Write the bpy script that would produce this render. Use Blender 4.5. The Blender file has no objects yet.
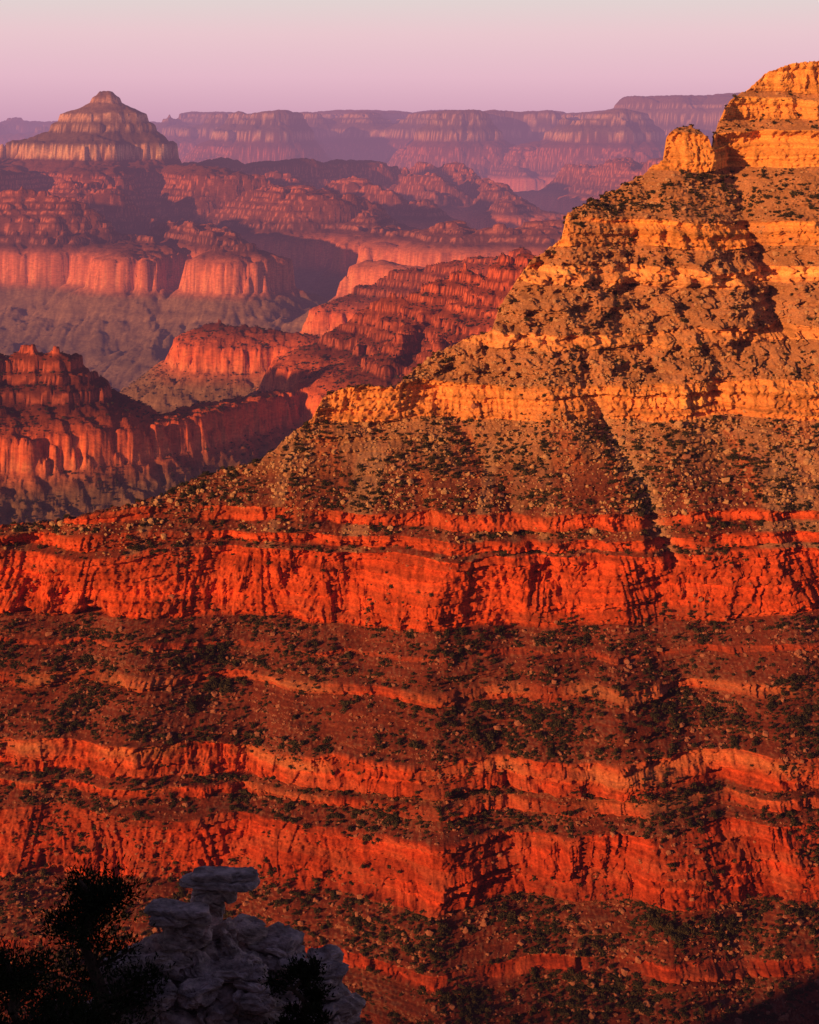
import bpy, bmesh, math, random, time
import numpy as np
from mathutils import Vector, Matrix
T0=time.time()
F=1786.0; HY=140.0; CX=409.5
rng=np.random.default_rng(7); random.seed(7)
scene=bpy.context.scene
# ---------------------------------------------------------------- noise
PERM=rng.permutation(256).astype(np.int32)
ANG=rng.random(256)*2*np.pi
GX=np.cos(ANG).astype(np.float32); GY=np.sin(ANG).astype(np.float32)
def p2(x,y,seed=0):
    x=np.asarray(x,dtype=np.float32); y=np.asarray(y,dtype=np.float32)
    x,y=np.broadcast_arrays(x,y)
    xf=np.floor(x); yf=np.floor(y)
    xi=(xf.astype(np.int32)+seed*57)&255; yi=(yf.astype(np.int32)+seed*131)&255
    fx=x-xf; fy=y-yf
    u=fx*fx*fx*(fx*(fx*6-15)+10); v=fy*fy*fy*(fy*(fy*6-15)+10)
    a0=PERM[xi]; a1=PERM[(xi+1)&255]; y1=(yi+1)&255
    def g(a,yy,dx,dy):
        h=PERM[(a+yy)&255]
        return GX[h]*dx+GY[h]*dy
    n00=g(a0,yi,fx,fy); n10=g(a1,yi,fx-1,fy); n01=g(a0,y1,fx,fy-1); n11=g(a1,y1,fx-1,fy-1)
    return ((n00+u*(n10-n00))*(1-v)+(n01+u*(n11-n01))*v)*1.5
def fbm(x,y,o=4,seed=0,gain=0.5):
    s=0;a=1;f=1;t=0
    for i in range(o):
        s=s+a*p2(x*f,y*f,seed+i*3); t+=a; a*=gain; f*=2.03
    return s/t
def ridge(x,y,o=3,seed=0,gain=0.5):
    s=0;a=1;f=1;t=0
    for i in range(o):
        s=s+a*(1-np.abs(p2(x*f,y*f,seed+i*5))*1.6); t+=a; a*=gain; f*=2.1
    return s/t
def sstep(a,b,x):
    t=np.clip((x-a)/(b-a),0,1); return t*t*(3-2*t)
def steps(n,sharp=0.25):
    f=np.floor(n); r=n-f
    return f+sstep(0.5-sharp,0.5+sharp,r)
# ---------------------------------------------------------------- helpers
def grid_mesh(name,X,Y,Z,col=None,mat=None):
    nr,nc=X.shape
    me=bpy.data.meshes.new(name)
    co=np.stack([X,Y,Z],-1).astype(np.float32).reshape(-1)
    idx=np.arange(nr*nc,dtype=np.int32).reshape(nr,nc)
    q=np.stack([idx[:-1,:-1],idx[:-1,1:],idx[1:,1:],idx[1:,:-1]],-1).reshape(-1)
    nf=(nr-1)*(nc-1)
    me.vertices.add(nr*nc); me.vertices.foreach_set("co",co)
    me.loops.add(nf*4); me.loops.foreach_set("vertex_index",q)
    me.polygons.add(nf); me.polygons.foreach_set("loop_start",np.arange(0,nf*4,4,dtype=np.int32))
    me.update(calc_edges=True)
    if col is not None:
        a=me.color_attributes.new("Col",'FLOAT_COLOR','POINT')
        c=np.ones((nr*nc,4),dtype=np.float32); c[:,:3]=col.reshape(-1,3)
        a.data.foreach_set("color",c.reshape(-1))
    ob=bpy.data.objects.new(name,me); scene.collection.objects.link(ob)
    if mat: me.materials.append(mat)
    return ob
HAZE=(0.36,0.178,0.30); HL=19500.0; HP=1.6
def haze_out(nt,shader):  # haze painted onto each surface as emission that grows with distance
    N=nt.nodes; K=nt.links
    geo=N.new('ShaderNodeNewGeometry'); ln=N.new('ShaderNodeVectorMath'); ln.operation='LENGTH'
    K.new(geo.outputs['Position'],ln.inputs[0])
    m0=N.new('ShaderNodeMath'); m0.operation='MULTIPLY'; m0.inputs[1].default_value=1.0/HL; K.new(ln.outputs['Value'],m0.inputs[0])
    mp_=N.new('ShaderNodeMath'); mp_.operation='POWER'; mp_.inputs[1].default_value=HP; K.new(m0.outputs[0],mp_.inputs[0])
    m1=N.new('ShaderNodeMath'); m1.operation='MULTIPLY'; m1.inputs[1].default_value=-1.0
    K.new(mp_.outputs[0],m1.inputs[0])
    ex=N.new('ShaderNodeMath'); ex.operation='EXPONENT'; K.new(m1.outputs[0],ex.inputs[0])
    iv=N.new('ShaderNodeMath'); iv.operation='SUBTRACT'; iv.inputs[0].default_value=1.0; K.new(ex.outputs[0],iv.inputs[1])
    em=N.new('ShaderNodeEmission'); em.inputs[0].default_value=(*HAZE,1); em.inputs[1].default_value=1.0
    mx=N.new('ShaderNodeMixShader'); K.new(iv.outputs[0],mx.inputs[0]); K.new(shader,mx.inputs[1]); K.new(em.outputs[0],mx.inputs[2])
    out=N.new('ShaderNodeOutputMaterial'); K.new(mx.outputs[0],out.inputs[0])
def rock_mat(name,fine,bump,attr=True,base=(0.3,0.25,0.2),zst=3.0,var=0.35):
    m=bpy.data.materials.new(name); m.use_nodes=True; nt=m.node_tree; N=nt.nodes; K=nt.links; N.clear()
    b=N.new('ShaderNodeBsdfDiffuse'); b.inputs['Roughness'].default_value=0.6
    geo=N.new('ShaderNodeNewGeometry')
    mp=N.new('ShaderNodeMapping'); mp.inputs['Scale'].default_value=(1/fine,1/fine,zst/fine)
    K.new(geo.outputs['Position'],mp.inputs[0])
    n1=N.new('ShaderNodeTexNoise'); n1.inputs['Detail'].default_value=5; n1.inputs['Roughness'].default_value=0.65; n1.inputs['Scale'].default_value=1.0
    K.new(mp.outputs[0],n1.inputs['Vector'])
    mr=N.new('ShaderNodeMapRange'); mr.inputs[1].default_value=0.3; mr.inputs[2].default_value=0.7; mr.inputs[3].default_value=1-var; mr.inputs[4].default_value=1+var
    K.new(n1.outputs[0],mr.inputs[0])
    vm=N.new('ShaderNodeVectorMath'); vm.operation='SCALE'; K.new(mr.outputs[0],vm.inputs['Scale'])
    if attr:
        at=N.new('ShaderNodeAttribute'); at.attribute_name='Col'; K.new(at.outputs['Color'],vm.inputs[0])
    else: vm.inputs[0].default_value=base
    K.new(vm.outputs[0],b.inputs['Color'])
    bp=N.new('ShaderNodeBump'); bp.inputs['Strength'].default_value=bump; bp.inputs['Distance'].default_value=fine*0.5
    K.new(n1.outputs[0],bp.inputs['Height']); K.new(bp.outputs[0],b.inputs['Normal'])
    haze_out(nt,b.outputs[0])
    return m
def leaf_mat(name,c1,c2):
    m=bpy.data.materials.new(name); m.use_nodes=True; nt=m.node_tree; N=nt.nodes; K=nt.links; N.clear()
    b=N.new('ShaderNodeBsdfDiffuse')
    oi=N.new('ShaderNodeObjectInfo'); geo=N.new('ShaderNodeNewGeometry')
    n=N.new('ShaderNodeTexNoise'); n.inputs['Scale'].default_value=0.9; K.new(geo.outputs['Position'],n.inputs['Vector'])
    ad=N.new('ShaderNodeMath'); ad.operation='MULTIPLY_ADD'; ad.inputs[1].default_value=0.6; K.new(oi.outputs['Random'],ad.inputs[0])
    mm=N.new('ShaderNodeMath'); mm.operation='MULTIPLY'; mm.inputs[1].default_value=0.6; K.new(n.outputs[0],mm.inputs[0]); K.new(mm.outputs[0],ad.inputs[2])
    mx=N.new('ShaderNodeMix'); mx.data_type='RGBA'; mx.inputs[6].default_value=(*c1,1); mx.inputs[7].default_value=(*c2,1)
    K.new(ad.outputs[0],mx.inputs[0]); K.new(mx.outputs[2],b.inputs['Color'])
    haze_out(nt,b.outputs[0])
    return m
# ---------------------------------------------------------------- NEAR WALL
LAY=[(1100,1040,34),(1040,1030,62),(1030,975,33),(975,964,66),(964,898,34),(898,836,76),(836,813,30),(813,803,70),(803,791,26),
 (791,760,79),(760,697,31),(697,686,74),(686,655,31),(655,650,60),(650,622,32),(622,558,82),(558,552,26),(552,540,74),(540,528,26),(528,516,72),
 (516,420,34),(420,384,79),(384,345,42),(345,330,66),(330,285,44),(285,268,70),(268,246,42),(246,217,82),(217,168,31),(168,130,79),(130,117,28),(117,95,78),(95,88,28),(88,30,72)]
pyk=[1100.];Yk=[1150.];Zk=[-(1100-HY)/F*1150.]
for a,b,an in LAY:
    k=(b-HY)/F; t=math.tan(math.radians(an))
    d=(-k*Yk[-1]-Zk[-1])/(t+k)
    Yk.append(Yk[-1]+d); Zk.append(Zk[-1]+t*d); pyk.append(float(b))
pyk=np.array(pyk);Yk=np.array(Yk);Zk=np.array(Zk)
pyr=np.arange(1100,30,-0.74)
Zr=np.interp(-pyr,-pyk,Zk); Yr=np.interp(-pyr,-pyk,Yk)
zf=np.linspace(Zk[0]-30,Zk[-1]+30,4000)
Yf=np.interp(zf,Zk,Yk)
def smoothz(w):
    n=int(w/(zf[1]-zf[0])); ker=np.hanning(n); ker/=ker.sum()
    return np.convolve(np.pad(Yf,(n//2,n-1-n//2),mode='edge'),ker,'valid')
Ysm=smoothz(60)
cl=np.zeros(4000)
for (a,b,an),z0,z1 in zip(LAY,Zk[:-1],Zk[1:]):
    if an>55: cl[(zf>=z0)&(zf<z1)]=1.0
pyf=np.interp(zf,Zk,pyk)
uu=np.arange(-0.30,0.325,0.76/F)
Z,U=np.meshgrid(Zr,uu,indexing='ij'); YR=np.repeat(Yr[:,None],len(uu),1)
X=(U*YR).astype(np.float32); Z=Z.astype(np.float32)
zw=Z+6*p2(X/190,Z/110,1)+4.2*p2(X/85,Z/30,3)+1.8*p2(X/30,Z/20,2)
tal=sstep(0.10,0.38,fbm(X/80+Z/260,Z/60,3,11))
low=sstep(-300,-420,Z)
def zpy(p): return np.interp(-p,-pyk,Zk)
big=np.clip(np.exp(-((zw-zpy(590))/28)**2)+0.65*np.exp(-((zw-zpy(866))/26)**2)+0.6*np.exp(-((zw-zpy(776))/12)**2)+0.9*np.exp(-((zw-zpy(402))/22)**2),0,1)
tal=tal*(0.5+0.35*(1-low))*sstep(60,-60,Z)*(1-0.85*big)+0.65*sstep(0.0,0.35,p2(X/55,Z/26,13))*low*(1-big)
tal=np.clip(tal,0,0.92)
Yp=np.interp(zw,zf,Yf); Ys=np.interp(zw,zf,Ysm); CL=np.interp(zw,zf,cl)*(1-tal)
PW=np.interp(zw,zf,pyf)
Y=Yp*(1-tal)+Ys*tal
pxs=CX+F*U
def smc(xs,ys,w):
    g=np.arange(-400,1300,1.0); v=np.interp(g,xs,ys); k=np.hanning(w); k/=k.sum(); return g,np.convolve(np.pad(v,(w//2,w-1-w//2),mode='edge'),k,'valid')
gA,vA=smc([-100,0,60,120,170,230,290,340,400,440,490,530,570,610,650,700,740,780,900],[60,36,46,24,34,42,18,26,0,-20,-2,14,2,8,-8,8,20,4,40],42)
gB,vB=smc([-100,200,330,420,490,540,590,640,700,750,819,950],[30,10,0,18,6,-18,-4,12,-8,16,-10,0],40)
pw2=pxs+38*p2(Z/95,X/300,33)+18*p2(Z/36,X/120,34)
cA=np.interp(pw2,gA,vA); cB=np.interp(pw2,gB,vB)
lowm=sstep(-200,-380,Z)
c=cA*lowm+cB*(1-lowm)
wx=X+30*p2(X/150,Z/150,21)+0.55*Z*np.sin(X/400)
c=c+16*fbm(X/150,Z/200,2,31)
rg=ridge(wx/90,Z/110+3,2,41); c=c+12*(np.clip(rg,0,1)**2-0.45)
fm=0.2+1.2*sstep(-0.25,0.4,p2(X/90,Z/40,57))
rg2=ridge(wx/38,Z/70,2,51); c=c+(6.5)*(np.clip(rg2,0,1)**2-0.4)*(0.25+0.75*CL)*fm
fac=steps(p2(X/46,Z/130,63)*4+p2(X/20,Z/60,64)*1.2,0.10); c=c+3.2*fac*(0.1+0.9*CL)
blk=steps(p2(X/13,Z/28,61)*3.5+p2(X/5,Z/14,62),0.12); c=c+1.5*blk*(0.08+0.92*CL)*fm
blk2=steps(fbm(X/5,Z/4,2,71)*4,0.15); c=c+0.8*blk2*(0.4+0.6*CL)
bed=steps(p2(X/260,zw/6.5,81)*3+zw/8.0,0.2)-zw/8.0; c=c+3.0*bed
bed2=steps(p2(X/120,zw/3,83)*2+zw/3.2,0.2)-zw/3.2; c=c+1.3*bed2
rub=fbm(X/5,Z/4,3,91); c=c+rub*(1.8+2.4*sstep(-350,-250,Z)*sstep(80,-60,Z))
upr=sstep(392,372,PW)*sstep(235,262,PW)
c=c+upr*(15*np.abs(fbm(X/42+Z/90,Z/30,3,95))+6*steps(fbm(X/18,Z/13,2,97)*3,0.12))
def wash(pts_,dep,wd):
    pz=np.array([p[1] for p in pts_],float); px_=np.array([p[0] for p in pts_],float)
    cx=np.interp(PW,pz,px_)+7*p2(Z/30,Z*0,161)+3*p2(Z/9,Z*0,162)
    dx=np.abs(pxs-cx)/wd
    inr=sstep(pts_[0][1]-10,pts_[0][1]+40,PW)*sstep(pts_[-1][1]+10,pts_[-1][1]-60,PW)
    return dep*np.exp(-dx**1.3)*inr
wA=wash([(585,385),(625,460),(662,530),(690,600)],1,12)
wB=wash([(450,400),(485,470),(545,560),(575,610)],1,14)
wD=wash([(790,470),(800,520),(812,600)],1,10)
wE=wash([(240,610),(215,690),(160,800)],1,14)+wash([(400,620),(470,700),(540,790)],1,14)+wash([(730,620),(675,700),(640,790)],1,14)
c=c+19*wA+12*wB+7*wD+5*wE
c=c+30*wash([(714,110),(742,180),(772,270),(800,380)],1,14)
Y=(Y+c).astype(np.float32)
P=HY-F*Z/Y; PX=CX+F*X/Y
sx=[-300,-100,0,60,130,165,200,230,262,290,312,322,345,372,395,412,440,470,492,500,516,530,548,562,567,585,605,640,655,664,667,674,690,700,708,712,716,722,733,745,765,790,819,900,1000]
sy=[560,540,528,522,506,496,478,470,461,436,420,400,388,386,389,372,352,338,332,306,283,262,250,240,214,205,196,176,166,160,136,130,126,131,136,150,132,115,97,93,74,64,61,58,70]
sil=np.interp(PX,sx,sy)+2.2*p2(PX/9,PX*0,5)+1.2*p2(PX/3,PX*0,6)
above=(P<sil)
ic=np.where(above.any(0),above.argmax(0),len(Zr)-2)
cols=np.arange(len(uu))
zc=Z[ic,cols]; Yc=Y[ic,cols]; Yrc=Yr[ic]
rows=np.arange(len(Zr))[:,None]
m=rows>ic[None,:]
dd=(YR-Yrc[None,:])
Zb=zc[None,:]-0.06*np.minimum(dd,12)-0.62*np.maximum(dd-12,0)+1.2*p2(X/9,YR/9,7)*sstep(0,10,dd)
Yb=Yc[None,:]+dd
Z2=np.where(m,Zb,Z); Y2=np.where(m,Yb,Y); X2=np.where(m,X[ic,cols][None,:]+U*0.5*dd,X)
ex=np.array([15,40,90,160,260,400,600,900])[:,None]
Ze=Z2[-1][None,:]-0.65*ex; Ye=Y2[-1][None,:]+ex; Xe=X2[-1][None,:]+U[0][None,:]*0.5*ex
# colour (albedo); lowest cliffs darkened to paint in the south rim's shadow
ck_py=[30,120,245,300,385,420,440,470,500,530,620,660,760,850,1100]
cc=np.array([(.80,.37,.105),(.80,.37,.105),(.78,.33,.095),(.72,.35,.15),(.78,.34,.11),(.72,.30,.10),(.48,.24,.14),(.46,.17,.09),(.48,.12,.052),(.57,.092,.030),(.60,.092,.027),(.42,.075,.034),(.50,.08,.030),(.46,.065,.026),(.30,.045,.025)])
pc=PW+14*fbm(X/60+Z/150,Z/60,3,101)*(1-0.7*np.exp(-((PW-402)/25)**2))
C=np.stack([np.interp(pc,ck_py,cc[:,i]) for i in range(3)],-1)
band=p2(X/500,zw/2.6,111)+0.7*p2(X/300,zw/7,113)
C*=(1+0.36*band*(0.5+0.5*CL))[...,None]
tone=fbm(X/55,Z/18,3,117); C*=(1+0.42*tone)[...,None]
gm=sstep(0.05,0.4,p2(X/35,Z/12,119))*CL*low
C=C*(1-0.3*gm[...,None])+np.array([.42,.14,.08])*0.3*gm[...,None]
soil_lo=np.array([.135,.034,.023]); soil_hi=np.array([.38,.18,.092])
hi=sstep(500,430,pc)[...,None]
soil=(soil_lo*(1-hi)+soil_hi*hi)*(1+0.6*fbm(X/30,Z/18,3,125))[...,None]
sm=((1-CL)*(0.88))[...,None]
C=C*(1-sm)+soil*sm
rb=sstep(0.05,0.5,p2(X/2.2,Z/1.6,121)+0.5*fbm(X/50,Z/50,2,123))*(1-CL)
rubc=np.array([.30,.15,.105])
C=C*(1-0.42*rb[...,None])+rubc*0.42*rb[...,None]
fl=sstep(0.1,0.4,p2((X+0.35*Z)/16,Z/150,131))*sstep(415,440,pc)*sstep(560,500,pc)
C=C*(1-0.6*fl[...,None])+np.array([.44,.12,.05])*0.6*fl[...,None]
fp=sstep(0.15,0.45,p2((X-0.3*Z)/22,Z/190,133))*sstep(430,460,pc)*sstep(640,540,pc)*(1-CL)
C=C*(1-0.5*fp[...,None])+np.array([.44,.27,.17])*0.5*fp[...,None]
wa=(np.clip(wA,0,1)**2*sstep(620,540,PW))[...,None]*0.75
C=C*(1-wa)+np.array([.52,.35,.23])*wa
st=sstep(0.15,0.5,p2(X/5,Z/40,141))*CL
C*=(1-0.3*st)[...,None]
pale=(np.exp(-((PW-769)/7)**2)+0.8*np.exp(-((PW-690)/5)**2)+0.5*np.exp(-((PW-805)/4)**2))*sstep(-0.3,0.3,p2(X/60,Z/400,151))  # sunlit ledge rims painted as paler bands at the cliff tops
pale=np.clip(pale,0,1)[...,None]*0.6
C=C*(1-pale)+np.array([.60,.25,.12])*pale
C=np.clip(C,0.015,0.85)
XA=np.vstack([X2,Xe]);YA=np.vstack([Y2,Ye]);ZA=np.vstack([Z2,Ze]); CA=np.concatenate([C,np.repeat(C[-1:],8,0)],0)
mat_near=rock_mat("layered_sandstone",2.2,0.5,zst=1.6)
wall=grid_mesh("canyon_wall",XA,YA,ZA,CA,mat_near)
print("wall",time.time()-T0)
# ---------------------------------------------------------------- scatter on the wall
def proto_shrub(name,seed,mat):
    r=random.Random(seed); bm=bmesh.new()
    lobes=[(Vector((r.uniform(-.5,.5),r.uniform(-.5,.5),r.uniform(.25,.8))),r.uniform(.35,.6)) for _ in range(5)]
    for cen,rad in lobes:
        for _ in range(34):
            d=Vector((r.gauss(0,1),r.gauss(0,1),r.gauss(0,1))).normalized()
            p=cen+d*rad*r.uniform(.6,1.05)
            if p.z<0: p.z=0.02
            a=Vector((r.gauss(0,1),r.gauss(0,1),r.gauss(0,1))).normalized()*r.uniform(.1,.22)
            b=a.cross(d).normalized()*r.uniform(.1,.2)
            vs=[bm.verts.new(p+a),bm.verts.new(p+b),bm.verts.new(p-a),bm.verts.new(p-b*0.6)]
            bm.faces.new(vs)
    me=bpy.data.meshes.new(name); bm.to_mesh(me); bm.free(); me.materials.append(mat)
    return bpy.data.objects.new(name,me)
def proto_rock(name,seed,mat):
    r=random.Random(seed); bm=bmesh.new(); bmesh.ops.create_icosphere(bm,subdivisions=2,radius=0.6)
    for v in bm.verts:
        v.co.x=max(-.45,min(.45,v.co.x)); v.co.y=max(-.4,min(.5,v.co.y)); v.co.z=max(-.3,min(.38,v.co.z))
        v.co*=r.uniform(.88,1.12)
    me=bpy.data.meshes.new(name); bm.to_mesh(me); bm.free(); me.materials.append(mat)
    return bpy.data.objects.new(name,me)
def scatter(name,pts,scl,rot,protos):
    col=bpy.data.collections.new(name+"_kinds")
    for p in protos: col.objects.link(p)
    me=bpy.data.meshes.new(name); me.vertices.add(len(pts)); me.vertices.foreach_set("co",pts.astype(np.float32).reshape(-1)); me.update()
    a=me.attributes.new("scl",'FLOAT_VECTOR','POINT'); a.data.foreach_set("vector",scl.astype(np.float32).reshape(-1))
    a=me.attributes.new("rotv",'FLOAT_VECTOR','POINT'); a.data.foreach_set("vector",rot.astype(np.float32).reshape(-1))
    ob=bpy.data.objects.new(name,me); scene.collection.objects.link(ob)
    ng=bpy.data.node_groups.new(name+"_nodes",'GeometryNodeTree')
    ng.interface.new_socket("Geometry",in_out='INPUT',socket_type='NodeSocketGeometry'); ng.interface.new_socket("Geometry",in_out='OUTPUT',socket_type='NodeSocketGeometry')
    N=ng.nodes;K=ng.links
    gi=N.new('NodeGroupInput');go=N.new('NodeGroupOutput')
    ci=N.new('GeometryNodeCollectionInfo'); ci.inputs['Collection'].default_value=col; ci.inputs['Separate Children'].default_value=True; ci.inputs['Reset Children'].default_value=True
    ip=N.new('GeometryNodeInstanceOnPoints'); ip.inputs['Pick Instance'].default_value=True
    s=N.new('GeometryNodeInputNamedAttribute'); s.data_type='FLOAT_VECTOR'; s.inputs['Name'].default_value="scl"
    r=N.new('GeometryNodeInputNamedAttribute'); r.data_type='FLOAT_VECTOR'; r.inputs['Name'].default_value="rotv"
    K.new(gi.outputs[0],ip.inputs['Points']); K.new(ci.outputs[0],ip.inputs['Instance'])
    K.new(s.outputs[0],ip.inputs['Scale']); K.new(r.outputs[0],ip.inputs['Rotation']); K.new(ip.outputs[0],go.inputs[0])
    md=ob.modifiers.new("scatter",'NODES'); md.node_group=ng
    return ob
mat_shrub=leaf_mat("shrub_foliage",(.020,.023,.012),(.085,.068,.038))
mat_boulder=rock_mat("boulder_stone",1.5,0.4,attr=False,base=(.52,.30,.16))
mat_boulder_r=rock_mat("boulder_red_stone",1.5,0.4,attr=False,base=(.36,.15,.10))
clus=0.42+1.0*fbm(X2/50+Z2/120,Z2/35,3,201)+0.7*p2(X2/9,Z2/8,203)
w=np.clip(clus,0,None)**1.4*(0.010+(1-CL))
w=w*np.interp(PW,[60,165,215,240,330,400,430,560,620,800,1100],[.6,1.3,1.6,.4,.28,.35,1.2,.9,1.2,1.1,1.3])
w=w*(1+1.3*np.clip(wA+wB+wE,0,1)*sstep(500,560,PW))
w[m]*=0.8
w=w*(rows>3)
flat=w.reshape(-1).astype(np.float64); cdf=np.cumsum(flat); cdf/=cdf[-1]
def pick(cdf,n):
    return np.searchsorted(cdf,rng.random(n))
PT=np.stack([X2,Y2,Z2],-1).reshape(-1,3)
ns=52000; i=pick(cdf,ns)
pts=PT[i].copy(); pts[:,2]-=0.3
s0=np.exp(rng.normal(0.20,0.50,ns)); s0=np.clip(s0,.5,3.4)
scl=np.stack([s0*rng.uniform(.8,1.3,ns),s0*rng.uniform(.8,1.2,ns),s0*rng.uniform(.7,1.1,ns)],-1)
rot=np.stack([np.zeros(ns),np.zeros(ns),rng.random(ns)*6.28],-1)
scatter("desert_shrubs",pts,scl,rot,[proto_shrub("shrub_kind",k,mat_shrub) for k in range(6)])
w=(0.1+np.clip(0.4+fbm(X2/40,Z2/50,3,211),0,None))*(1.05-CL)*np.interp(PW,[60,250,300,420,520,560,1100],[.3,.8,1.0,1.5,.9,.0,.0]); w[m]=0
cd=np.cumsum(w.reshape(-1).astype(np.float64)); cd/=cd[-1]; n=12000; i=pick(cd,n); pts=PT[i].copy()
s0=np.clip(np.exp(rng.normal(0.2,0.55,n)),.5,6)
scl=np.stack([s0*rng.uniform(.7,1.4,n),s0,s0*rng.uniform(.6,1.2,n)],-1); rot=rng.random((n,3))*np.array([.6,.6,6.28])
scatter("talus_boulders",pts,scl,rot,[proto_rock("boulder_kind",k,mat_boulder) for k in range(4)])
w=(0.1+np.clip(0.3+fbm(X2/40,Z2/50,3,221),0,None))*(1.05-CL)*np.interp(PW,[60,480,560,1100],[0,.2,1,1]); w[m]=0
cd=np.cumsum(w.reshape(-1).astype(np.float64)); cd/=cd[-1]; n=15000; i=pick(cd,n); pts=PT[i].copy()
s0=np.clip(np.exp(rng.normal(0.0,0.6,n)),.4,6)
scl=np.stack([s0*rng.uniform(.7,1.4,n),s0,s0*rng.uniform(.6,1.2,n)],-1); rot=rng.random((n,3))*np.array([.6,.6,6.28])
scatter("red_boulders",pts,scl,rot,[proto_rock("red_boulder_kind",k,mat_boulder_r) for k in range(4)])
print("scatter",time.time()-T0)
# ---------------------------------------------------------------- FAR CANYON
def dip(y): return 0.0145*y
PL=[(-1400,-1100,24),(-1100,-1085,50),(-1085,-880,22),(-880,-765,28),(-765,-645,76),(-645,-605,22)]
z=-605
for k in range(9):
    h=[12,19,13,16,21,14,17,12,15][k]; PL+= [(z,z+h,27),(z+h,z+29,74)]; z+=29
PL+=[(-344,-270,27),(-270,-185,77),(-185,-105,31),(-105,-65,74),(-65,-45,28),(-45,0,72),(0,70,24),(70,100,66),(100,300,44)]
zk=[-1400.];rk=[0.]
for a,b,an in PL:
    zk.append(float(b)); rk.append(rk[-1]+(b-a)/math.tan(math.radians(an)))
zk=np.array(zk);rk=np.array(rk)
zkn=zk.copy(); zkn[zk==-765]=-706; zkn[zk==-880]=-840
rr_=np.linspace(0,rk[-1],6000); cfl=np.zeros(6000)
for (a,b,an),r0,r1 in zip(PL,rk[:-1],rk[1:]):
    if an>60: cfl[(rr_>=r0-2)&(rr_<=r1+2)]=1
def R(z): return float(np.interp(z,zk,rk))
feats=[ # polylines of (px, D, H), width
 ([(-220,3600,-380),(-60,3700,-450),(5,3800,-455),(38,3800,-440),(52,3820,-455)],4),
 ([(38,3800,-470),(85,3830,-560)],8),
 ([(-80,3600,-590),(20,3560,-592),(110,3680,-595),(200,3900,-598),(285,4150,-600)],30),
 ([(700,4000,-200),(560,4200,-265),(505,4350,-290),(480,4400,-335),(450,4500,-325),(430,4540,-375),(390,4600,-400),(350,4750,-490),(325,4850,-570)],8),
 ([(450,4500,-360),(400,4200,-470),(380,4000,-560)],8),
 ([(480,4400,-380),(450,4050,-480)],8),
 ([(212,5100,-518),(250,5050,-520),(318,4900,-560)],14),
 ([(390,4600,-430),(350,4350,-540),(300,4250,-590)],10),
 ([(520,5600,-330),(430,5800,-420),(360,5900,-500)],20),
 ([(-250,9000,-300),(-60,9000,-420),(60,8800,-490),(118,8100,-505)],130),
 ([(118,8100,-700),(150,7400,-800),(165,6600,-960)],10),
 ([(40,8700,-700),(20,7800,-800),(0,6800,-980)],10),
 ([(238,8000,-690),(270,7300,-830),(300,6500,-980)],10),
 ([(-60,8700,-720),(-90,7500,-880)],10),
 ([(85,8500,-700),(90,7600,-850),(80,7000,-960)],5),
 ([(200,8500,-700),(215,7500,-860),(225,6900,-980)],5),
 ([(150,9800,-400),(190,9000,-440),(238,8000,-480)],110),
 ([(-100,8600,-200),(20,8700,-290),(45,8600,-330)],40),
 ([(109,11000,296),(117,11000,296)],16),
 ([(84,11000,182),(140,11000,180)],12),
 ([(62,11100,40),(160,11000,40)],40),
 ([(32,11100,-12),(182,11000,-14)],45),
 ([(52,11100,-120),(-30,10600,-140),(-120,10500,-140)],120),
 ([(165,11000,-118),(215,11200,-140),(290,11800,-150),(350,12500,-185)],150),
 ([(165,11000,-120),(210,10300,-190),(270,9900,-260),(330,9500,-330)],110),
 ([(100,10800,-120),(80,10000,-200),(100,9500,-300)],110),
 ([(0,10500,-170),(-40,9900,-230)],80),
 ([(260,11800,-200),(340,11000,-260),(420,10600,-330)],90),
 ([(340,12800,-190),(400,12500,-230),(440,12000,-290)],80),
 ([(430,13500,-200),(490,12300,-350),(540,11000,-400)],80),
 ([(330,10000,-420),(400,8900,-440),(470,8500,-440),(560,8600,-380),(700,9000,-300)],60),
 ([(400,8900,-700),(370,8000,-860)],10),
 ([(440,8600,-700),(420,7800,-860)],10),
 ([(380,7600,-520),(440,7300,-540),(540,7200,-480),(650,7000,-400)],30),
 ([(560,14500,-230),(640,13500,-200),(720,13000,-130)],150),
 ([(410,24500,290),(470,24000,310),(640,24500,330),(800,24500,330),(1100,24000,330),(1400,24000,330)],3300),
 ([(260,22500,270),(410,24500,290)],1100),
 ([(-600,29000,150),(170,29500,150)],3300),
 ([(690,21000,380),(850,19500,440),(1100,19000,440)],700),
 ([(270,21000,280),(262,18800,262)],300),
 ([(440,21000,280),(470,18800,230)],200),
 ([(610,21000,320),(590,18200,250)],250),
]
uf=np.arange(-0.33,0.365,0.80/F)
Dr=np.exp(np.linspace(math.log(2500),math.log(31000),1560))
Dr=np.concatenate([Dr,np.linspace(32000,60000,12)])
D,Uf=np.meshgrid(Dr,uf,indexing='ij'); D=D.astype(np.float32);Uf=Uf.astype(np.float32)
XF=Uf*D; YF=D
wxx=XF+220*p2(XF/1500,YF/1500,301)+80*p2(XF/480,YF/480,302); wyy=YF+220*p2(XF/1500,YF/1500,303)+80*p2(XF/480,YF/480,304)
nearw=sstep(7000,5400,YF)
wxx=wxx*(1-nearw)+(XF+50*p2(XF/300,YF/300,302))*nearw; wyy=wyy*(1-nearw)+(YF+50*p2(XF/300,YF/300,304))*nearw
r=np.full(XF.shape,R(-1180),dtype=np.float32)+280*fbm(XF/1900,YF/1900,3,305)
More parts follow.
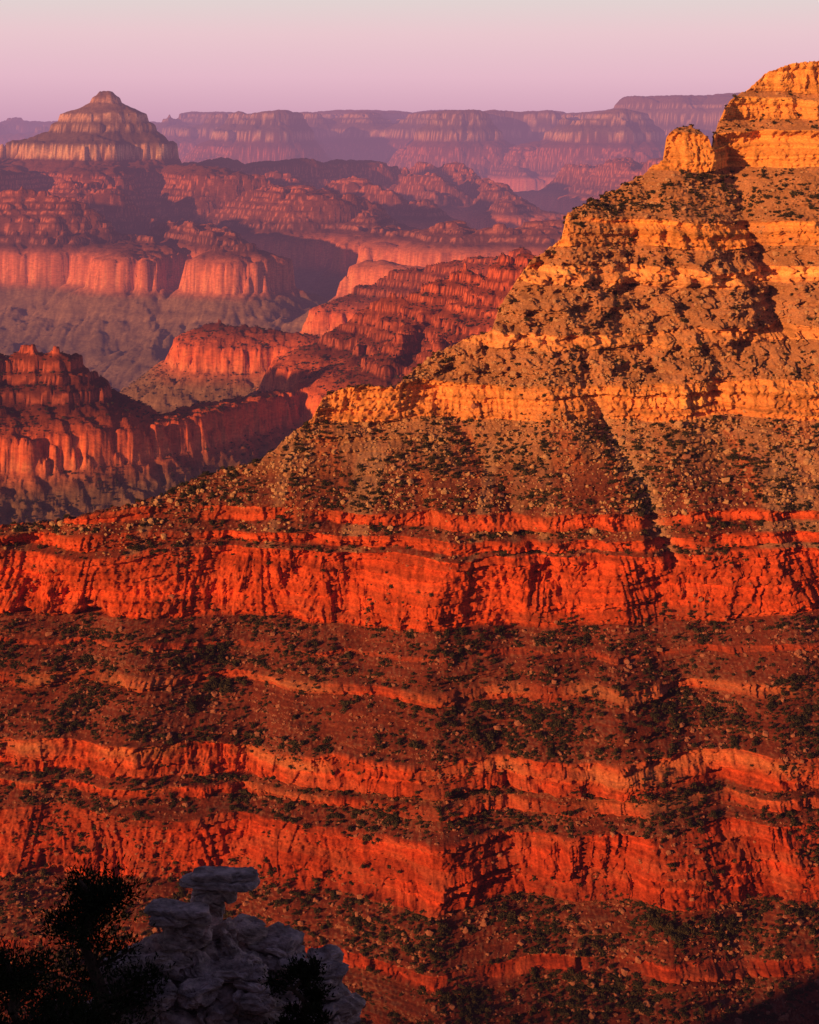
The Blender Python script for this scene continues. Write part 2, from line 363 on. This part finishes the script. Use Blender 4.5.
for pts_,wd in feats:
    for (pa,da,ha),(pb,db,hb) in zip(pts_[:-1],pts_[1:]):
        ax=(pa-CX)/F*da; bx=(pb-CX)/F*db; dx=bx-ax; dy=db-da
        t=np.clip(((wxx-ax)*dx+(wyy-da)*dy)/(dx*dx+dy*dy),0,1)
        d=np.hypot(wxx-(ax+t*dx),wyy-(da+t*dy))
        ra=R(ha-dip(da)); rb_=R(hb-dip(db))
        r=np.maximum(r,ra+(rb_-ra)*t-np.maximum(0,d-wd))
top=sstep(R(-250),R(60),r)
amp=0.22+0.78*sstep(5400,8000,YF)
def sh(rg): return np.clip(rg,0,1)**2-0.35
r=r-amp*(1-0.94*top)*150*sh(ridge(wxx/900,wyy/900,2,311))
r=r-(0.35+0.65*sstep(5400,8000,YF))*(1-0.75*top)*80*sh(ridge(wxx/300,wyy/300,3,321))
r=r-(1-nearw)*26*(1-0.5*top)*sh(ridge(wxx/100,wyy/100,2,325))-nearw*26*sh(ridge(XF/85,YF/85,3,326))
r=r+(4+5*(1-nearw))*fbm(XF/40,YF/40,3,331)
r=r+nearw*6*steps(fbm(XF/30,YF/30,2,335)*3,0.12)
far=sstep(14000,18000,YF)
r=r-far*420*(np.clip(ridge(wxx/1500+3,wyy/2200,2,341),0,1)**2-0.3)
rj=r+5*p2(XF/120,YF/120,345)
zz=np.interp(rj,rk,zk)*(1-nearw)+np.interp(rj,rk,zkn)*nearw
CFL=np.interp(rj,rr_,cfl)
relc=np.where(nearw>0.5,np.interp(zz,zkn,zk),zz)
ribs=sstep(-765,-880,relc)*(1-far)
rw=XF+60*p2(XF/400,YF/400,390)
ZF=zz+dip(YF)+2.0*fbm(XF/25,YF/25,2,351)-ribs*(34*sh(ridge(rw/240,YF/1300,3,391))+11*sh(ridge(rw/80,YF/400,2,395)))
ZF=np.where(YF>31500,np.minimum(ZF,150),ZF)
colz=[-1400,-1100,-1090,-1085,-1000,-880,-800,-763,-700,-647,-600,-480,-350,-335,-275,-265,-185,-175,-105,-95,0,200]
colc=np.array([(.11,.06,.055),(.13,.075,.062),(.24,.14,.09),(.14,.085,.068),(.16,.10,.07),(.19,.11,.075),(.22,.12,.075),(.52,.15,.07),(.54,.16,.07),(.50,.14,.065),(.26,.09,.06),(.44,.13,.07),(.44,.12,.06),(.34,.10,.055),(.34,.11,.065),(.48,.25,.14),(.50,.26,.15),(.28,.15,.10),(.28,.15,.10),(.46,.25,.15),(.44,.24,.15),(.40,.20,.12)])
rz=relc+8*fbm(XF/150,YF/150,3,361)
CF=np.stack([np.interp(rz,colz,colc[:,i]) for i in range(3)],-1)
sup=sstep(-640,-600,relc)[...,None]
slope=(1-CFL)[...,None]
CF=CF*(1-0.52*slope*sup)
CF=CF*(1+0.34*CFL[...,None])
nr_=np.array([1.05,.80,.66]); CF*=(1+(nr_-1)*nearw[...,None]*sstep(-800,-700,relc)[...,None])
CF*=(1+0.36*p2(relc/6,XF/3000,371)+0.32*p2(relc/22,XF/3000,372)+0.35*fbm(XF/70,YF/70,3,375))[...,None]
CF=np.clip(CF,.02,.7)
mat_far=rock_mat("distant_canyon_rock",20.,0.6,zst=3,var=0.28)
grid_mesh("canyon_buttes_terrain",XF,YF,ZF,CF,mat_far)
# sparse scrub on the mid-distance slopes
w=(YF<6500)*(1.0-CFL)*np.clip(0.4+fbm(XF/150,YF/150,3,381),0,None)*(D/4000)**2*sstep(-960,-700,relc)
cd=np.cumsum(w.reshape(-1).astype(np.float64)); cd/=cd[-1]; n=24000; i=pick(cd,n)
pts=np.stack([XF,YF,ZF],-1).reshape(-1,3)[i]; s0=np.clip(np.exp(rng.normal(0.9,0.4,n)),1.2,6)
scl=np.stack([s0,s0,s0*.8],-1); rot=np.stack([np.zeros(n),np.zeros(n),rng.random(n)*6.28],-1)
scatter("distant_shrubs",pts,scl,rot,[proto_shrub("distant_shrub_kind",k+20,mat_shrub) for k in range(3)])
print("far",time.time()-T0)
# ---------------------------------------------------------------- SOUTH RIM (ground under and behind the camera)
def rimz(x,y):
    e=-1920*sstep(-150,-620,x)+50*p2(x/500,y*0+3,401)*sstep(-100,-400,x)-30*sstep(30,200,x)
    d=y-e+sstep(30,300,np.hypot(x,y))*(25*fbm(x/220,y/220,3,402))
    z=-1.7-0.64*np.maximum(d-1.0,0)
    z=np.maximum(z,-660)
    n=0.5*fbm(x/3.,y/3.,4,403)*sstep(1.5,6,d)+np.where(d>60,8*fbm(x/60,y/60,3,404),0)
    return z+n
t=np.linspace(-1,1,560); gx=-6+9000/np.sinh(6.0)*np.sinh(6.0*t)*0.7; gy=25+6500/np.sinh(5.8)*np.sinh(5.8*t)
gy=gy[gy<1230]
GYY,GXX=np.meshgrid(gy,gx,indexing='ij')
GZ=rimz(GXX,GYY)
CG=np.zeros(GXX.shape+(3,)); CG[:]=(.16,.10,.075); CG*=(1+0.3*fbm(GXX/4,GYY/4,3,405))[...,None]
mat_rim=rock_mat("rim_soil",1.2,0.6,zst=1)
grid_mesh("rim_ground",GXX,GYY,GZ,CG,mat_rim)
# ---------------------------------------------------------------- limestone outcrop
def loc(px,py,D): return Vector(((px-CX)/F*D,D,(HY-py)/F*D))
mat_lime=rock_mat("grey_limestone",0.28,1.0,attr=False,base=(.58,.48,.455),zst=2.0,var=0.65)
def nz3(x,y,z,s): return (p2(x+z*0.7,y+z*0.5,s)+p2(y-z*.6,x*0.4+z,s+1))*0.6
def add_block(bm,cen,size,rotz,seed,tilt=0.0,sub=5,box=0.6):
    t=bmesh.new(); bmesh.ops.create_icosphere(t,subdivisions=sub,radius=1.0)
    co=np.array([v.co[:] for v in t.verts])
    q=np.sign(co)*np.abs(co)**box; q/= (np.abs(q)**5).sum(1,keepdims=True)**(1/5)
    q*=np.array(size)/2
    nrm=co/np.linalg.norm(co,axis=1,keepdims=True)
    zz_=q[:,2]+cen.z
    ledge=np.floor(zz_/0.13+nz3(q[:,0],q[:,1],q[:,2]*0+seed,430)*1.5)
    lo=(np.sin(ledge*12.9898+seed)*43758.5453)%1.0
    cr=np.abs(nz3(q[:,0]*2.2,q[:,1]*2.2,q[:,2]*2.0+seed,440)); crack=-0.42*np.exp(-(cr/0.045)**2)
    stp=steps(nz3(q[:,0]*2.6,q[:,1]*2.6,q[:,2]*2.6+seed,445)*4,0.08)*0.14
    disp=0.20*nz3(q[:,0]*1.3,q[:,1]*1.3,q[:,2]*1.3+seed,410)+0.14*nz3(q[:,0]*4,q[:,1]*4,q[:,2]*5+seed,412)+0.07*nz3(q[:,0]*12,q[:,1]*12,q[:,2]*14,414)+crack+stp
    s=min(min(size),1.2)*0.6
    q+=nrm*disp[:,None]*s*1.2
    q[:,:2]*=(1-0.20*(lo-0.3))[:,None]
    M=Matrix.Rotation(rotz,3,'Z')@Matrix.Rotation(tilt,3,'X')
    q=q@np.array(M).T+np.array(cen)
    vs=[bm.verts.new(p) for p in q]
    for f in t.faces: bm.faces.new([vs[v.index] for v in f.verts])
    t.free()
bm=bmesh.new()
def B(px,py,wpx,hpx,D,depth,seed,rz=0.2,tilt=0.0,box=.6,sub=5):
    add_block(bm,loc(222+(px-222)*1.08,py,D),(wpx*1.08/F*D,depth,hpx/F*D),rz,seed,tilt,sub,box)
B(224,874,66,8,36,.5,1,0.1,0.03,.8)          # cap rock
B(219,882,72,8,36.0,.55,31,-.1,-0.03,.8)
B(214,893,38,15,36.1,.45,21,.3)
B(208,908,28,22,36.1,.4,2)                # neck
B(181,909,56,8,35.6,.5,3,-.1,0.05,.8)          # slab
B(184,917,62,9,35.6,.55,32,.1,0,.8)
B(188,932,42,22,35.8,.5,4)
B(214,944,50,40,36.3,.8,5)
B(244,928,38,14,36.7,.6,22,.5,.2)
B(165,962,66,34,35.9,1.0,6,.3)
B(264,952,62,30,36.8,1.0,7,-.3,.1)
B(306,984,56,38,36.6,1.1,8,.4)
B(225,985,78,42,35.7,1.0,9,.1,.1)
B(140,992,72,36,35.4,1.1,10,-.2,.15)
B(270,1014,80,44,36,1.2,11,.6)
B(195,1022,80,50,35.5,1.2,23,-.4,.1)
B(235,1085,230,104,36.3,2.6,12,.1,0,.5,6)
B(120,1070,140,100,36.3,2.2,13,.2,0,.5,6)
B(210,1180,330,200,37.2,3.6,14)
B(205,1300,380,220,38,5,16)
B(132,967,38,18,35.4,.5,17,.5); B(318,961,36,20,37,.6,19,.3,.2); B(202,995,40,22,35.0,.5,20,.8); B(320,1018,44,36,36.4,.9,25,1.0); B(124,1018,54,28,35,.8,26,.4); B(245,962,30,16,36,.4,27,.9); B(288,966,28,14,36.2,.4,28,.2); B(165,1000,30,16,34.8,.4,29,.6); B(250,1000,34,18,35.2,.4,30,.3)
me=bpy.data.meshes.new("limestone_outcrop"); bm.to_mesh(me); bm.free(); me.materials.append(mat_lime)
ob=bpy.data.objects.new("limestone_outcrop",me); scene.collection.objects.link(ob)
# ---------------------------------------------------------------- junipers
mat_jun=leaf_mat("juniper_foliage",(.018,.026,.014),(.045,.055,.028))
mat_bark=rock_mat("juniper_bark",0.12,0.8,attr=False,base=(.12,.09,.07),zst=.3)
def tube(bm,p0,p1,r0,r1,n=7):
    d=(p1-p0).normalized(); a=d.orthogonal().normalized(); b=d.cross(a)
    r_=[[bm.verts.new(p+(a*math.cos(2*math.pi*i/n)+b*math.sin(2*math.pi*i/n))*rr) for i in range(n)] for p,rr in((p0,r0),(p1,r1))]
    for i in range(n): bm.faces.new([r_[0][i],r_[0][(i+1)%n],r_[1][(i+1)%n],r_[1][i]])
def juniper(base,h,w,seed,nl=26,leaves=260):
    r=random.Random(seed); root=bpy.data.objects.new("juniper_tree",None); root.location=base; scene.collection.objects.link(root)
    tb=bmesh.new(); lb=bmesh.new(); prev=Vector((0,0,-0.6)); spine=[prev]
    for i in range(1,7):
        p=Vector((r.uniform(-.12,.12)*w,r.uniform(-.12,.12)*w,h*0.85*i/6)); tube(tb,prev,p,0.16*h/4*(1.1-(i-1)/7),0.16*h/4*(1.1-i/7)); prev=p; spine.append(p)
    for j in range(nl):
        f=r.uniform(.22,1.0); s=spine[min(6,int(f*6))]; a=r.uniform(0,6.28); ln=w*0.5*(1.15-0.75*f)*r.uniform(.6,1.15)
        e=s+Vector((math.cos(a)*ln,math.sin(a)*ln,r.uniform(.05,.45)*ln+0.1)); mid=(s+e)/2+Vector((0,0,r.uniform(-.08,.1)))
        tube(tb,s,mid,.045,.03,5); tube(tb,mid,e,.03,.012,5)
        for q in range(3):
            cn=e.lerp(mid,q*0.4)+Vector((r.gauss(0,.1),r.gauss(0,.1),r.gauss(0,.08)))*w*0.4; rad=w*r.uniform(.06,.12)
            for _ in range(leaves//3):
                d=Vector((r.gauss(0,1),r.gauss(0,1),r.gauss(0,.8)))*rad*0.75
                p=cn+d; l=r.uniform(.03,.07); up=(d.normalized()+Vector((0,0,.6))+Vector((r.gauss(0,.5),r.gauss(0,.5),r.gauss(0,.5)))).normalized()*l
                sd=up.orthogonal().normalized()*l*0.32
                sd.rotate(Matrix.Rotation(r.uniform(0,3.14),3,up))
                lb.faces.new([lb.verts.new(p-up-sd*.5),lb.verts.new(p+sd),lb.verts.new(p+up),lb.verts.new(p-sd)])
    for nm,b,mt in(("trunk",tb,mat_bark),("foliage",lb,mat_jun)):
        me=bpy.data.meshes.new(nm); b.to_mesh(me); b.free(); me.materials.append(mt); o=bpy.data.objects.new(nm,me); scene.collection.objects.link(o); o.parent=root
juniper(loc(92,1060,34),4.1,2.5,11,44)
juniper(loc(8,1110,32),3.2,2.6,2,30)
juniper(loc(300,1045,34.5),1.9,1.2,5,18)
juniper(loc(55,1130,30),2.6,3.0,4,26)
# ---------------------------------------------------------------- light
az=Vector((-0.67,-0.742,0)).normalized(); el=math.radians(8)
sdir=Vector((az.x*math.cos(el),az.y*math.cos(el),math.sin(el)))
sl=bpy.data.lights.new("sun",'SUN'); sl.energy=5.0; sl.angle=math.radians(1.0); sl.color=(1.0,0.46,0.155)
so=bpy.data.objects.new("sun",sl); scene.collection.objects.link(so); so.rotation_euler=(-sdir).to_track_quat('-Z','Y').to_euler()
w=bpy.data.worlds.new("World"); scene.world=w; w.use_nodes=True; nt=w.node_tree; N=nt.nodes;K=nt.links; N.clear()
out=N.new('ShaderNodeOutputWorld'); bg=N.new('ShaderNodeBackground'); bg.inputs[1].default_value=0.1; K.new(bg.outputs[0],out.inputs[0])
sky=N.new('ShaderNodeTexSky'); sky.sky_type='NISHITA'; sky.sun_disc=False; sky.sun_elevation=el; sky.sun_rotation=math.atan2(az.x,az.y)%(2*math.pi)
tc=N.new('ShaderNodeTexCoord'); sp=N.new('ShaderNodeSeparateXYZ'); K.new(tc.outputs['Generated'],sp.inputs[0])
rp=N.new('ShaderNodeValToRGB'); K.new(sp.outputs['Z'],rp.inputs[0])
def lin(c): return tuple(((v/255)/12.92 if v/255<=0.04045 else ((v/255+0.055)/1.055)**2.4) for v in c)
st_=[(0.0,(194,148,182)),(0.012,(212,162,188)),(0.035,(232,186,204)),(0.06,(238,202,210)),(0.082,(228,216,214)),(0.14,(185,182,185)),(0.28,(78,72,98)),(1.0,(50,47,72))]
els=rp.color_ramp.elements
els[0].position=0;els[0].color=(*lin(st_[0][1]),1); els[1].position=1;els[1].color=(*lin(st_[-1][1]),1)
for p,c_ in st_[1:-1]:
    e=els.new(p); e.color=(*lin(c_),1)
sc=N.new('ShaderNodeVectorMath'); sc.operation='SCALE'; sc.inputs['Scale'].default_value=9.9; K.new(rp.outputs[0],sc.inputs[0])
mx=N.new('ShaderNodeMix'); mx.data_type='RGBA'; mx.inputs[0].default_value=0.95; K.new(sky.outputs[0],mx.inputs[6]); K.new(sc.outputs[0],mx.inputs[7]); K.new(mx.outputs[2],bg.inputs[0])
# ---------------------------------------------------------------- camera
cam=bpy.data.cameras.new("camera"); co=bpy.data.objects.new("camera",cam); scene.collection.objects.link(co); scene.camera=co
co.rotation_euler=(math.radians(90),0,0); cam.sensor_fit='VERTICAL'; cam.sensor_height=36; cam.lens=F/1024*36; cam.shift_y=-(512-HY)/1024
cam.clip_start=0.5; cam.clip_end=120000
scene.view_settings.view_transform='Standard'; scene.view_settings.look='None'; scene.view_settings.exposure=0
print("done",time.time()-T0)
